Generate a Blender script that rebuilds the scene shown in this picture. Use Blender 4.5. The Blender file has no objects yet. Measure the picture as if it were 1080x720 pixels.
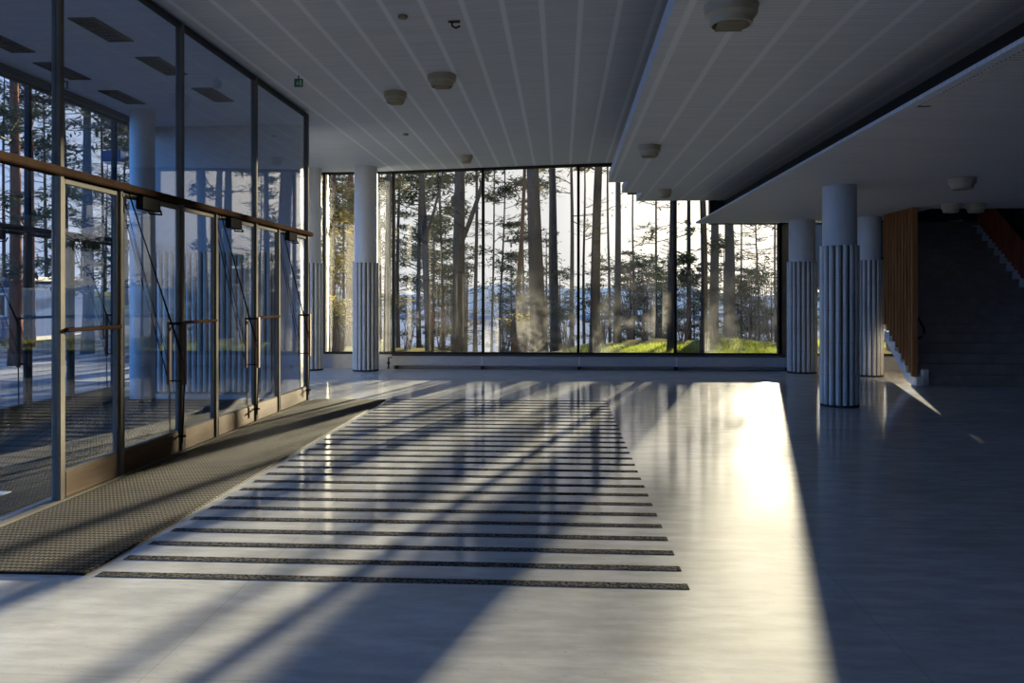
import bpy, math, random
from math import pi, sin, cos, tan, atan, radians, sqrt, floor
random.seed(7)
sc = bpy.context.scene
col = sc.collection
F = 853.0; TH = atan(52/853); AZ = radians(13.95); EL = radians(7.7)

# ---------------------------------------------------------------- survey helpers (real-world distances)
def on_plane(u, v, z):
    d = F*(1.5-z)/(v-314); l = (u-540)/F*d
    return (l*cos(TH)-d*sin(TH), l*sin(TH)+d*cos(TH))
def x_at(u, Y):
    return Y*tan(atan((u-540)/F)-TH)
def z_at(v, X, Y):
    return 1.5+(314-v)/F*(-X*sin(TH)+Y*cos(TH))

# ---------------------------------------------------------------- mesh builder
class MB:
    def __init__(s): s.v = []; s.f = []
    def add(s, vs, fs):
        n = len(s.v); s.v += [tuple(p) for p in vs]; s.f += [tuple(i+n for i in f) for f in fs]; return s
    def box(s, x0, x1, y0, y1, z0, z1):
        return s.add([(x0,y0,z0),(x1,y0,z0),(x1,y1,z0),(x0,y1,z0),(x0,y0,z1),(x1,y0,z1),(x1,y1,z1),(x0,y1,z1)],
                     [(0,3,2,1),(4,5,6,7),(0,1,5,4),(1,2,6,5),(2,3,7,6),(3,0,4,7)])
    def cbox(s, x0, x1, y0, y1, z0, z1, c=.006):
        # box with chamfered long edges in plan and at the top and bottom
        def ring(i, z): return [(x0+i+c,y0+i,z),(x1-i-c,y0+i,z),(x1-i,y0+i+c,z),(x1-i,y1-i-c,z),(x1-i-c,y1-i,z),(x0+i+c,y1-i,z),(x0+i,y1-i-c,z),(x0+i,y0+i+c,z)]
        rs = [ring(c*.7, z0), ring(0, z0+c), ring(0, z1-c), ring(c*.7, z1)]
        vs = [p for r in rs for p in r]; fs = [tuple(reversed(range(8))), tuple(range(24,32))]
        for k in range(3):
            for i in range(8): j = (i+1)%8; fs.append((k*8+i, k*8+j, k*8+8+j, k*8+8+i))
        return s.add(vs, fs)
    def tube(s, pts, rad, n=8, cap=True):
        if not isinstance(rad, (list,tuple)): rad = [rad]*len(pts)
        vs = []; m = len(pts)
        for k, p in enumerate(pts):
            a = pts[max(k-1,0)]; b = pts[min(k+1,m-1)]
            d = [b[i]-a[i] for i in range(3)]; L = sqrt(sum(c*c for c in d)) or 1; d = [c/L for c in d]
            up = (0,0,1) if abs(d[2]) < .9 else (1,0,0)
            e = (d[1]*up[2]-d[2]*up[1], d[2]*up[0]-d[0]*up[2], d[0]*up[1]-d[1]*up[0]); L = sqrt(sum(c*c for c in e)); e = [c/L for c in e]
            g = (d[1]*e[2]-d[2]*e[1], d[2]*e[0]-d[0]*e[2], d[0]*e[1]-d[1]*e[0])
            for i in range(n):
                t = 2*pi*i/n; c, q = cos(t)*rad[k], sin(t)*rad[k]
                vs.append(tuple(p[j]+e[j]*c+g[j]*q for j in range(3)))
        fs = []
        for k in range(m-1):
            for i in range(n): j = (i+1)%n; fs.append((k*n+i, k*n+j, (k+1)*n+j, (k+1)*n+i))
        if cap: fs += [tuple(reversed(range(n))), tuple(range((m-1)*n, m*n))]
        return s.add(vs, fs)
    def lathe(s, prof, n=32, c=(0,0,0)):
        vs = []; m = len(prof)
        for r, z in prof:
            for i in range(n): t = 2*pi*i/n; vs.append((c[0]+r*cos(t), c[1]+r*sin(t), c[2]+z))
        fs = []
        for k in range(m-1):
            for i in range(n): j = (i+1)%n; fs.append((k*n+i, k*n+j, (k+1)*n+j, (k+1)*n+i))
        fs += [tuple(reversed(range(n))), tuple(range((m-1)*n, m*n))]
        return s.add(vs, fs)
    def prism_x(s, poly, x0, x1):   # poly in (y,z)
        n = len(poly); vs = [(x0,y,z) for y,z in poly]+[(x1,y,z) for y,z in poly]
        return s.add(vs, [tuple(range(n)), tuple(reversed(range(n,2*n)))]+[(i,i+n,(i+1)%n+n,(i+1)%n) for i in range(n)])
    def build(s, name, mat, parent=None, loc=None, smooth=False):
        me = bpy.data.meshes.new(name); me.from_pydata(s.v, [], s.f); me.update()
        if smooth:
            for p in me.polygons: p.use_smooth = True
        me.materials.append(mat)
        o = bpy.data.objects.new(name, me); col.objects.link(o)
        if parent is not None: o.parent = parent
        if loc: o.location = loc
        return o
def tag(o, label=None, cat=None, group=None, kind=None):
    if label: o['label'] = label
    if cat: o['category'] = cat
    if group: o['group'] = group
    if kind: o['kind'] = kind
    return o
def empty(name, loc=(0,0,0), rz=0):
    o = bpy.data.objects.new(name, None); col.objects.link(o); o.location = loc; o.rotation_euler = (0,0,rz)
    o.empty_display_size = .1
    return o
def copy_tree(o, parent=None):
    c = o.copy(); col.objects.link(c)
    if parent is not None: c.parent = parent
    for ch in [x for x in bpy.data.objects if x.parent == o]: copy_tree(ch, c)
    return c

# ---------------------------------------------------------------- materials
class NT:
    def __init__(s, name):
        s.m = bpy.data.materials.new(name); s.m.use_nodes = True; s.t = s.m.node_tree; s.t.nodes.clear()
        s.out = s.n('ShaderNodeOutputMaterial')
    def n(s, k, **kw):
        o = s.t.nodes.new(k)
        for a, b in kw.items(): setattr(o, a, b)
        return o
    def l(s, a, b): s.t.links.new(a, b)
    def val(s, x, inp):
        if isinstance(x, (int,float)): inp.default_value = x
        elif isinstance(x, tuple): inp.default_value = x if len(x) == 4 else x+(1,)
        else: s.l(x, inp)
    def math(s, op, a, b=None, c=None, clamp=False):
        o = s.n('ShaderNodeMath', operation=op, use_clamp=clamp); s.val(a, o.inputs[0])
        if b is not None: s.val(b, o.inputs[1])
        if c is not None: s.val(c, o.inputs[2])
        return o.outputs[0]
    def mix(s, f, a, b):
        o = s.n('ShaderNodeMix', data_type='RGBA'); s.val(f, o.inputs[0]); s.val(a, o.inputs[6]); s.val(b, o.inputs[7]); return o.outputs[2]
    def coord(s, which='Object', scale=(1,1,1)):
        c = s.n('ShaderNodeTexCoord'); m = s.n('ShaderNodeMapping'); m.inputs['Scale'].default_value = scale
        s.l(c.outputs[which], m.inputs[0]); return m.outputs[0]
    def geo(s, scale=(1,1,1)):
        c = s.n('ShaderNodeNewGeometry'); m = s.n('ShaderNodeMapping'); m.inputs['Scale'].default_value = scale
        s.l(c.outputs['Position'], m.inputs[0]); return m.outputs[0]
    def noise(s, vec, scale, detail=4, rough=.55, out=0):
        o = s.n('ShaderNodeTexNoise'); s.l(vec, o.inputs['Vector']); o.inputs['Scale'].default_value = scale
        o.inputs['Detail'].default_value = detail; o.inputs['Roughness'].default_value = rough; return o.outputs[out]
    def ramp(s, fac, lo, hi, a=0.0, b=1.0):
        o = s.n('ShaderNodeMapRange'); s.val(fac, o.inputs[0]); o.inputs[1].default_value = lo; o.inputs[2].default_value = hi
        o.inputs[3].default_value = a; o.inputs[4].default_value = b; return o.outputs[0]
    def bump(s, h, strength=.3, dist=.01):
        o = s.n('ShaderNodeBump'); o.inputs['Strength'].default_value = strength; o.inputs['Distance'].default_value = dist; s.l(h, o.inputs['Height']); return o.outputs[0]
    def pbr(s, color, rough=.5, metal=0., normal=None, spec=.5):
        b = s.n('ShaderNodeBsdfPrincipled'); s.val(color, b.inputs['Base Color']); s.val(rough, b.inputs['Roughness']); s.val(metal, b.inputs['Metallic'])
        b.inputs['Specular IOR Level'].default_value = spec
        if normal is not None: s.l(normal, b.inputs['Normal'])
        s.l(b.outputs[0], s.out.inputs[0]); return b
def simple(name, c, rough=.5, metal=0., var=.12, scale=8, bump=0.0, spec=.5):
    t = NT(name); co = t.coord()
    n = t.noise(co, scale)
    cc = t.mix(t.ramp(n, .3, .7), tuple(x*(1-var) for x in c), tuple(min(1, x*(1+var)) for x in c))
    nm = t.bump(t.noise(co, scale*6), bump, .01) if bump else None
    t.pbr(cc, rough, metal, nm, spec); return t.m

def floor_mat():
    t = NT('polished_floor'); g = t.geo()
    big = t.noise(g, .55, 5, .6); fine = t.noise(t.geo((1,3.5,1)), 2.6, 6, .65); speck = t.noise(g, 38, 2)
    streak = t.noise(t.geo((.8,2.0,1)), 1.1, 6, .7)
    c = t.mix(t.ramp(big, .3, .7), (.34,.345,.355), (.43,.435,.44))
    c = t.mix(t.ramp(fine, .40, .62, 0, .7), c, (.27,.275,.28))
    c = t.mix(t.ramp(streak, .50, .72, 0, .6), c, (.24,.235,.235))
    c = t.mix(t.ramp(speck, .66, .75, 0, .35), c, (.16,.16,.17))
    # cast slab joints
    sx = t.n('ShaderNodeSeparateXYZ'); t.l(g, sx.inputs[0])
    jy = t.math('ABSOLUTE', t.math('SUBTRACT', t.math('FRACT', t.math('MULTIPLY', t.math('ADD', sx.outputs[1], .35), 1/2.3)), .5))
    jx = t.math('ABSOLUTE', t.math('SUBTRACT', t.math('FRACT', t.math('MULTIPLY', t.math('ADD', sx.outputs[0], .1), 1/3.1)), .5))
    j = t.math('LESS_THAN', t.math('MINIMUM', t.math('MULTIPLY', jy, 2.3), t.math('MULTIPLY', jx, 3.1)), .005)
    c = t.mix(t.math('MULTIPLY', j, .22), c, (.15,.15,.16))
    r = t.ramp(t.noise(t.geo((1,2,1)), 1.3, 6, .7), .3, .72, .08, .14)
    nm = t.bump(t.noise(g, 3.2, 3), .006, .02)
    df = t.n('ShaderNodeBsdfDiffuse'); t.l(c, df.inputs[0]); t.l(nm, df.inputs['Normal'])
    gl = t.n('ShaderNodeBsdfGlossy', distribution='BECKMANN'); t.l(r, gl.inputs['Roughness']); t.l(nm, gl.inputs['Normal']); gl.inputs[0].default_value = (1,1,1,1)
    lw = t.n('ShaderNodeLayerWeight'); lw.inputs[0].default_value = .5
    fr = t.math('ADD', .025, t.math('MULTIPLY', t.math('POWER', lw.outputs['Facing'], 4.0), .45))
    g2 = t.n('ShaderNodeBsdfGlossy', distribution='BECKMANN'); g2.inputs['Roughness'].default_value = .42; g2.inputs[0].default_value = (1,1,1,1)
    m0 = t.n('ShaderNodeMixShader'); t.l(t.math('MULTIPLY', t.math('POWER', lw.outputs['Facing'], 3.0), .012), m0.inputs[0]); t.l(df.outputs[0], m0.inputs[1]); t.l(g2.outputs[0], m0.inputs[2])
    mx = t.n('ShaderNodeMixShader'); t.l(fr, mx.inputs[0]); t.l(m0.outputs[0], mx.inputs[1]); t.l(gl.outputs[0], mx.inputs[2]); t.l(mx.outputs[0], t.out.inputs[0]); return t.m
def ceil_mat(name, pitch, off, base, hi, w=.055):
    # painted slatted board ceiling: narrow cross slats, brighter battens running the length of the hall
    t = NT(name); g = t.geo(); s = t.n('ShaderNodeSeparateXYZ'); t.l(g, s.inputs[0])
    f = t.math('MULTIPLY', t.math('ABSOLUTE', t.math('SUBTRACT', t.math('FRACT', t.math('MULTIPLY', t.math('ADD', s.outputs[0], off), 1/pitch)), .5)), pitch)
    band = t.ramp(f, w/2*.7, w/2*1.2, 1, 0)
    band = t.math('MULTIPLY', band, t.math('GREATER_THAN', s.outputs[0], -3.75))
    cr = t.math('LESS_THAN', t.math('FRACT', t.math('MULTIPLY', s.outputs[1], 1/.062)), .22)
    lv = t.noise(t.geo((1,14,1)), .9, 3)
    c = t.mix(t.ramp(lv, .35, .65), tuple(x*.93 for x in base), tuple(x*1.06 for x in base))
    c = t.mix(t.math('MULTIPLY', cr, t.math('SUBTRACT', .32, t.math('MULTIPLY', band, .32))), c, tuple(x*.45 for x in base))
    c = t.mix(band, c, hi)
    t.pbr(c, .55, 0, None, .3); return t.m
def glass_mat(name, haze=0., tint=(.97,.98,.985), refl=1.0):
    t = NT(name)
    lw = t.n('ShaderNodeLayerWeight'); lw.inputs[0].default_value = .5
    fr = t.math('ADD', .035*refl, t.math('MULTIPLY', t.math('POWER', lw.outputs['Facing'], 5.0), .9), clamp=True)
    tr = t.n('ShaderNodeBsdfTransparent'); tr.inputs[0].default_value = tint+(1,)
    gl = t.n('ShaderNodeBsdfGlossy'); gl.inputs['Roughness'].default_value = .004; gl.inputs[0].default_value = (1,1,1,1)
    mx = t.n('ShaderNodeMixShader'); t.l(fr, mx.inputs[0]); t.l(tr.outputs[0], mx.inputs[1]); t.l(gl.outputs[0], mx.inputs[2])
    last = mx.outputs[0]
    # a film of dust and condensation that scatters light passing through it
    g = t.geo((1,1,.55)); s = t.n('ShaderNodeSeparateXYZ'); gp = t.geo(); t.l(gp, s.inputs[0])
    n = t.noise(g, 1.25, 3, .5)
    drip = t.noise(t.geo((9,9,.35)), 1.6, 3, .6)
    low = t.ramp(s.outputs[2], 2.1, .9)
    m = t.math('MULTIPLY', t.ramp(n, .42, .72), t.ramp(drip, .2, .7, .55, 1.0))
    m = t.math('ADD', t.math('MULTIPLY', t.math('MULTIPLY', m, low), haze), .0012, clamp=True)
    tl = t.n('ShaderNodeBsdfTranslucent'); tl.inputs[0].default_value = (.85,.85,.83,1)
    m2 = t.n('ShaderNodeMixShader'); t.l(m, m2.inputs[0]); t.l(last, m2.inputs[1]); t.l(tl.outputs[0], m2.inputs[2])
    t.l(m2.outputs[0], t.out.inputs[0]); return t.m
def bark_mat(name, a, b):
    t = NT(name); co = t.coord('Object', (1,1,.22)); n = t.noise(co, 14, 6, .7); n2 = t.noise(t.coord(), 1.2, 2)
    c = t.mix(t.ramp(n, .35, .65), a, b); c = t.mix(t.ramp(n2, .4, .7, 0, .5), c, tuple(x*.55 for x in b))
    t.pbr(c, .9, 0, t.bump(n, .35, .01), .0); return t.m
def leaf_mat(name, a, b, trans=.35):
    t = NT(name); n = t.noise(t.coord(), 1.7, 3); c = t.mix(t.ramp(n, .35, .65), a, b)
    d = t.n('ShaderNodeBsdfDiffuse'); t.l(c, d.inputs[0]); r = t.n('ShaderNodeBsdfTranslucent'); t.l(c, r.inputs[0])
    m = t.n('ShaderNodeMixShader'); m.inputs[0].default_value = trans; t.l(d.outputs[0], m.inputs[1]); t.l(r.outputs[0], m.inputs[2])
    t.l(m.outputs[0], t.out.inputs[0]); return t.m
def mat_mat():
    t = NT('ribbed_rubber'); g = t.geo(); s = t.n('ShaderNodeSeparateXYZ'); t.l(g, s.inputs[0])
    a = t.math('ABSOLUTE', t.math('SUBTRACT', t.math('FRACT', t.math('MULTIPLY', s.outputs[1], 1/.05)), .5))
    b = t.math('ABSOLUTE', t.math('SUBTRACT', t.math('FRACT', t.math('MULTIPLY', s.outputs[0], 1/.03)), .5))
    h = t.math('MINIMUM', t.ramp(a, .10, .25), t.ramp(b, .08, .22))
    n = t.noise(g, 2.2, 4)
    c = t.mix(h, (.012,.012,.013), t.mix(t.ramp(n, .3, .7), (.055,.048,.038), (.09,.078,.06)))
    t.pbr(c, .75, 0, t.bump(h, 1.0, .02), .05); return t.m
def grille_mat():
    t = NT('floor_grille'); g = t.geo(); n = t.noise(g, 55, 2, .6)
    c = t.mix(t.ramp(n, .4, .62), (.018,.018,.02), (.12,.115,.11)); t.pbr(c, .8, 0, t.bump(n, .3, .003), .0); return t.m
def wood_mat(name, a, b, ax=(9,9,.6)):
    t = NT(name); n = t.noise(t.coord('Object', ax), 3, 5, .6); c = t.mix(t.ramp(n, .3, .7), a, b); t.pbr(c, .7, 0, t.bump(n, .2, .004), .04); return t.m
def tile_mat():
    t = NT('fluted_tile'); g = t.geo(); s = t.n('ShaderNodeSeparateXYZ'); t.l(g, s.inputs[0])
    j = t.math('LESS_THAN', t.math('FRACT', t.math('MULTIPLY', s.outputs[2], 1/.44)), .014)
    n = t.noise(g, 3.5, 4); c = t.mix(t.ramp(n, .3, .7), (.38,.385,.38), (.48,.485,.475)); c = t.mix(t.math('MULTIPLY', j, .5), c, (.15,.15,.15))
    t.pbr(c, .28, 0, None, .5); return t.m
def ground_mat():
    t = NT('forest_ground'); g = t.geo(); s = t.n('ShaderNodeSeparateXYZ'); t.l(g, s.inputs[0])
    n = t.noise(g, .9, 6, .65); n2 = t.noise(g, 7, 4, .6)
    c = t.mix(t.ramp(n, .35, .65), (.13,.11,.055), (.10,.13,.035)); c = t.mix(t.ramp(n2, .4, .7, 0, .6), c, (.20,.14,.08))
    frost = t.mix(t.ramp(t.noise(t.geo((.4,1.6,1)), .8, 5, .6), .38, .6), (.05,.058,.075), (.11,.12,.145))
    left = t.math('MULTIPLY', t.ramp(s.outputs[0], -6.5, -8.5), t.ramp(s.outputs[1], 60, 30))
    c = t.mix(left, c, frost)
    t.pbr(c, .9, 0, t.bump(n2, .1, .02), .0); return t.m

M = dict(
 floor=floor_mat(),
 ceil=ceil_mat('ceiling_boards', .375, .0, (.43,.48,.58), (.57,.63,.73)),
 soffit=ceil_mat('soffit_boards', .388, .07, (.46,.51,.60), (.57,.62,.71)),
 low=ceil_mat('low_ceiling_boards', 30, 0, (.43,.47,.55), (.43,.47,.55)),
 white=simple('white_paint', (.55,.55,.56), .5, var=.05),
 offwhite=simple('old_white_plaster', (.50,.50,.50), .6, var=.06, bump=.1),
 black=simple('void_shade_black', (.01,.01,.011), .9),  # black colour stands for the darkness of the void above the low ceiling
 wall=simple('grey_plaster', (.38,.38,.39), .8, var=.08, bump=.1),
 dark=simple('dark_steel', (.035,.036,.04), .6, .0, spec=.08),
 blackmetal=simple('black_lacquer', (.014,.014,.015), .8, .0, spec=.0),
 steel=simple('brushed_post_steel', (.13,.122,.11), .8, 0, var=.15, scale=3, spec=.0),
 bronze=simple('bronze_rail', (.026,.0165,.012), .85, .0, var=.25, scale=4, spec=.0),
 kick=wood_mat('kick_panel', (.07,.042,.024), (.12,.078,.046), (3,.8,9)),
 handle=wood_mat('handle_wood', (.07,.03,.018), (.14,.06,.03)),
 frame=simple('window_frame', (.03,.031,.033), .8, 0, spec=.0),
 jamb=simple('pale_jamb', (.60,.56,.44), .5),
 glass=glass_mat('partition_glass', 0.0, (.955,.965,.97), 1.5),
 window=glass_mat('window_glass', .05),
 clear=glass_mat('window_glass_clean', .006),
 mat=mat_mat(), grille=grille_mat(), tile=tile_mat(),
 grout=simple('dark_grout', (.05,.05,.055), .8),
 column=simple('column_paint', (.42,.44,.46), .5, var=.05, scale=3),
 conv=simple('convector_enamel', (.33,.35,.39), .35, .1, var=.06),
 wood=wood_mat('slat_wood', (.20,.085,.03), (.32,.15,.06)),
 redwood=wood_mat('red_slat_wood', (.20,.055,.03), (.32,.10,.05)),
 step=simple('stone_step', (.25,.20,.165), .55, var=.2, scale=5, bump=.1),
 lamp=simple('beige_lamp_enamel', (.33,.29,.21), .4, var=.05),
 lampin=simple('lamp_inner', (.20,.18,.15), .35, .4),
 green=simple('sign_green', (.008,.12,.06), .4, var=.02),
 signw=simple('sign_white', (.45,.5,.47), .4, var=.02),
 bark=bark_mat('pine_bark', (.024,.022,.022), (.062,.055,.052)),
 bark2=bark_mat('red_pine_bark', (.09,.04,.025), (.20,.10,.06)),
 bark3=bark_mat('pale_bark', (.035,.033,.032), (.075,.072,.07)),
 needle=leaf_mat('pine_needles', (.028,.042,.026), (.055,.07,.036), .12),
 needle2=leaf_mat('golden_needles', (.12,.105,.035), (.20,.16,.05), .3),
 twig=simple('twig_bark', (.10,.075,.055), .9),
 grass=leaf_mat('lawn_blades', (.10,.13,.02), (.17,.19,.035), .5),
 ground=ground_mat(),
 lake=simple('lake_water', (.14,.155,.18), .9, 0, spec=.0, scale=.05),
 hills=simple('far_forest_haze', (.62,.45,.33), 1.0, scale=.04, var=.25, spec=0),  # distance haze is put into this colour, warmed against the blue sky light
 blue=simple('blue_cladding', (.035,.06,.15), .95, var=.08, spec=.03),
 asphalt=simple('asphalt', (.10,.105,.12), .8, bump=.2),
 stairwall=simple('stairwell_shade', (.07,.065,.065), .9),  # darkness above the stair put into the wall colour
 roof=simple('roof_grey', (.2,.2,.22), .8),
)

# ---------------------------------------------------------------- the setting
W = 17.1            # window wall
PX = -3.70          # entrance partition
OX = -6.47          # outer facade of the vestibule
def struct(o, label=None): return tag(o, label, kind='structure')
CL = 4.19           # main ceiling, left side
def cz(x): return CL+.028*(x+4.0) if x > -4 else CL
struct(MB().box(-6.6,13,-8,W+.15,-.14,0).build('floor', M['floor']), 'polished grey floor of the hall with faint joints')
cm = MB()
cm.add([(-6.6,-8,cz(-12)),(-4,-8,cz(-4)),(13,-8,cz(3)),(-6.6,W+.2,cz(-12)),(-4,W+.2,cz(-4)),(3,W+.2,cz(3)),(13,W+.2,cz(3)),(3,-8,cz(3))],
       [(0,1,4,3),(1,7,5,4),(7,2,6,5)])
cm.add([(-6.6,-8,4.7),(13,-8,4.7),(13,W+.2,4.7),(-6.6,W+.2,4.7)], [(0,3,2,1)])
cm.box(-6.65,-6.6,-8,W+.2,4.15,4.7).box(-6.6,13,-8.05,-8,4.1,4.7)
struct(MB().box(-6.6,13,W+.2,W+.26,4.36,4.75).build('bounce_shield_high', M['dark']), 'dark strip added outside above the windows against sun bounce')  # dark edge added so the sunlit slab does not brighten the trunks
struct(cm.build('ceiling', M['ceil']), 'high board ceiling with pale battens running towards the windows')
# middle ceiling panel with stepped end
pm = MB(); xs = [.82,1.17,1.57,3.42]; ends = [14.3,15.75,W]
for i in range(3):
    x0 = xs[i] if i else None
    y1 = ends[i]
    if i == 0: pm.add([(.70,-8,3.53),(1.16,-8,3.53),(1.17,y1,3.53),(.83,y1,3.53),(.70,-8,3.68),(1.16,-8,3.68),(1.17,y1,3.68),(.83,y1,3.68)],[(0,3,2,1),(4,5,6,7),(0,1,5,4),(1,2,6,5),(2,3,7,6),(3,0,4,7)])
    elif i == 1: pm.add([(1.16,-8,3.53),(1.57,-8,3.53),(1.57,y1,3.53),(1.17,y1,3.53),(1.16,-8,3.68),(1.57,-8,3.68),(1.57,y1,3.68),(1.17,y1,3.68)],[(0,3,2,1),(4,5,6,7),(0,1,5,4),(1,2,6,5),(2,3,7,6),(3,0,4,7)])
    else: pm.box(1.57,3.40,-8,y1,3.53,3.68)
struct(pm.build('ceiling_middle', M['soffit']), 'lower middle ceiling panel with a stepped end towards the windows')
struct(MB().box(3.40,3.46,-8,W,3.2,4.45).build('trim_1', M['black']), 'slot side between the middle and the low ceiling, its shade coloured in black')
lm = MB().box(2.86,6.42,-8,W,3.05,3.1).box(6.42,13,-8,14.5,3.05,3.2)
lm.add([(2.80,-8,3.05),(2.86,-8,3.05),(2.86,W,3.05),(2.80,W,3.055),(2.80,-8,3.085),(2.86,-8,3.1),(2.86,W,3.1),(2.80,W,3.085)],[(0,3,2,1),(4,5,6,7),(0,1,5,4),(2,3,7,6),(3,0,4,7)])
struct(lm.build('ceiling_low', M['low']), 'low ceiling over the right side of the hall')
struct(MB().box(2.95,3.40,-8,W,3.1,3.14).build('trim_2', M['black']), 'top of the low ceiling inside the slot, its shade coloured in black')
# slotted air grille in the low ceiling edge
g = empty('ceiling_grille', (2.93,4.7,3.05)); tag(g, 'slotted pale air grille along the edge of the low ceiling', 'grille')
gm = MB()
for k in range(62): gm.box(-.05,.05,k*.05-1.1,k*.05-1.1+.03,-.008,.0)
gm.build('slat', M['white'], g)['kind'] = 'stuff'
MB().box(-.05,.05,-1.15,2.05,-.004,.0).build('backing', M['grout'], g)

# back, right and upper walls
struct(MB().box(-6.6,13,-8.2,-8,0,.5).box(-6.6,13,-8.2,-8,3.9,4.7).box(-6.6,13,-8.2,-8,.5,3.9).build('wall_back', M['wall']), 'grey wall behind the camera')
struct(MB().box(11.5,11.7,-8,20.5,-.14,6.5).build('wall_right', M['wall']), 'dark right wall beyond the stair')
struct(MB().box(6.15,8.0,20.3,20.5,2.75,6.5).box(8.0,11.5,20.3,20.5,-.14,6.5).box(6.0,6.15,W+.2,20.5,1.75,6.5).box(6.42,11.5,14.5,14.6,3.2,6.5).box(6.25,6.42,14.5,W+.2,3.2,6.5).build('wall_stair', M['stairwall']), 'stairwell walls with the shade put into their dark colour')
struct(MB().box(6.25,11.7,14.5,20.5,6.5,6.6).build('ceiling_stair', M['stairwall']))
struct(MB().box(6.15,11.5,18.6,20.3,3.05,3.2).build('floor_landing', M['step']), 'dark upper landing at the top of the stair')
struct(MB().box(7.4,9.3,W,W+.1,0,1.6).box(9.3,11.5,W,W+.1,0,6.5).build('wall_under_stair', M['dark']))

# window wall: plinth, solid piece, header, bays
SILL = .30
struct(MB().box(-6.6,5.6,W-.02,W+.22,0,SILL).box(6.3,8,W-.02,W+.22,0,SILL).build('wall_front', M['conv']), 'low grey blue wall under the tall windows')
struct(MB().box(-6.6,8,W+.225,W+.245,-.2,SILL-.01).build('bounce_shield_low', M['dark']), 'dark strip added outside under the windows against sun bounce')  # unseen strip added to keep plinth bounce off the near trunks
struct(MB().box(5.52,5.98,W-.02,W+.2,0,3.1).box(5.98,6.33,W-.02,W+.2,0,1.6).build('wall_between', M['dark']), 'dark wall piece between the right hand columns')
edges = [-6.45,-5.9,-5.07,-3.58,-1.655,.36,2.38,4.51,5.5]
for i in range(8):
    x0, x1 = edges[i], edges[i+1]
    top = (lambda x: cz(x)-.01) if i < 6 else ((lambda x: 3.7) if i == 6 else (lambda x: 3.06))
    if i >= 7: top = lambda x: 3.06
    z1 = min(top(x0), top(x1))
    if i == 5: z1 = cz(x0)-.01
    if i == 6: z1 = 3.70
    w = tag(empty('window_%d' % (i+1), ((x0+x1)/2, W, 0)), kind='structure')
    w['label'] = ['tall window bay far left behind the entrance glass','tall window bay left of the far left column','tall window bay between the two left columns',
      'window bay right of the second column, thick dark trunk outside','window bay with a hazy patch low on its glass','window bay under the end of the middle ceiling panel',
      'window bay with sunlit grass left of the right rear column','narrow window bay behind the front right column'][i]
    hx = (x1-x0)/2; fm = MB(); f = .028 if i < 7 else .05
    zt0, zt1 = (cz(x0)-.01, cz(x1)-.01) if i < 5 else (z1, z1)
    fm.cbox(-hx-.012,-hx+f,-.05,.07,SILL,zt0,.004); fm.cbox(hx-f,hx+(.2 if i == 6 else .012),-.05,.07,SILL,zt1,.004)
    fm.add([(-hx,-.05,zt0-.04),(hx,-.05,zt1-.04),(hx,.07,zt1-.04),(-hx,.07,zt0-.04),(-hx,-.05,zt0+.03),(hx,-.05,zt1+.03),(hx,.07,zt1+.03),(-hx,.07,zt0+.03)],[(0,3,2,1),(4,5,6,7),(0,1,5,4),(1,2,6,5),(2,3,7,6),(3,0,4,7)])
    fm.cbox(-hx,hx,-.06,.08,SILL,SILL+.05,.004)
    fm.build('window_frame', M['frame'], w)
    pz = max(zt0, zt1)
    pn = MB(); a = hx-f+.004; pn.add([(-a,0,SILL+.045),(a,0,SILL+.045),(a,0,zt1-.035),(-a,0,zt0-.035),(-a,.012,SILL+.045),(a,.012,SILL+.045),(a,.012,zt1-.035),(-a,.012,zt0-.035)],[(0,1,2,3),(4,7,6,5),(0,4,5,1),(1,5,6,2),(2,6,7,3),(3,7,4,0)])
    pn.build('pane', M['window'] if i in (4,5,6) else M['clear'], w)
    if i == 2: MB().box(-hx+.028,-hx+.07,-.06,.05,SILL+.05,zt0-.04).build('pale_jamb', M['jamb'], w)
w = tag(empty('window_9', (6.93, W, 0)), 'small bright window low behind the stair', kind='structure')
MB().cbox(-.6,-.57,-.05,.07,SILL,1.65).cbox(.5,.55,-.05,.07,SILL,1.65).cbox(-.6,.5,-.05,.07,SILL,SILL+.05).cbox(-.6,.5,-.05,.07,1.6,1.65).build('window_frame', M['frame'], w)
MB().box(-.57,.5,0,.012,SILL+.04,1.6).build('pane', M['clear'], w)
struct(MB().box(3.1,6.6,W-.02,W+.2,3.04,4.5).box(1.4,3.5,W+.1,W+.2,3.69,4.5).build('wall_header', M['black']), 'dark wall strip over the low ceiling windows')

# convector casing under the windows
cv = empty('convector', (.75, W-.15, 0)); tag(cv, 'long low grey blue convector casing under the tall windows', 'radiator')
MB().cbox(-4.30,4.0,-.10,.10,.075,.285,.01).build('casing', M['conv'], cv)
MB().cbox(-4.32,4.02,-.115,.11,.285,.305,.004).build('top_grille', M['dark'], cv)
for k, x in enumerate((-4.24,-2.41,-.38,1.62,3.9)):
    MB().box(x-.03,x+.03,-.06,.08,0,.075).build('foot', M['dark'], cv)
for x in (-2.41,-.38,1.62): MB().box(x-.012,x+.012,-.106,-.10,.08,.28).build('joint_cover', M['white'], cv)
pv = MB(); pv.tube([(-4.40,-.02,0),(-4.40,-.02,.24),(-4.33,-.02,.24)],.018,8); pv.lathe([(.03,-.02),(.035,0),(.03,.03)],12,(-4.40,-.02,.12)); pv.build('valve', M['dark'], cv)

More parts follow.
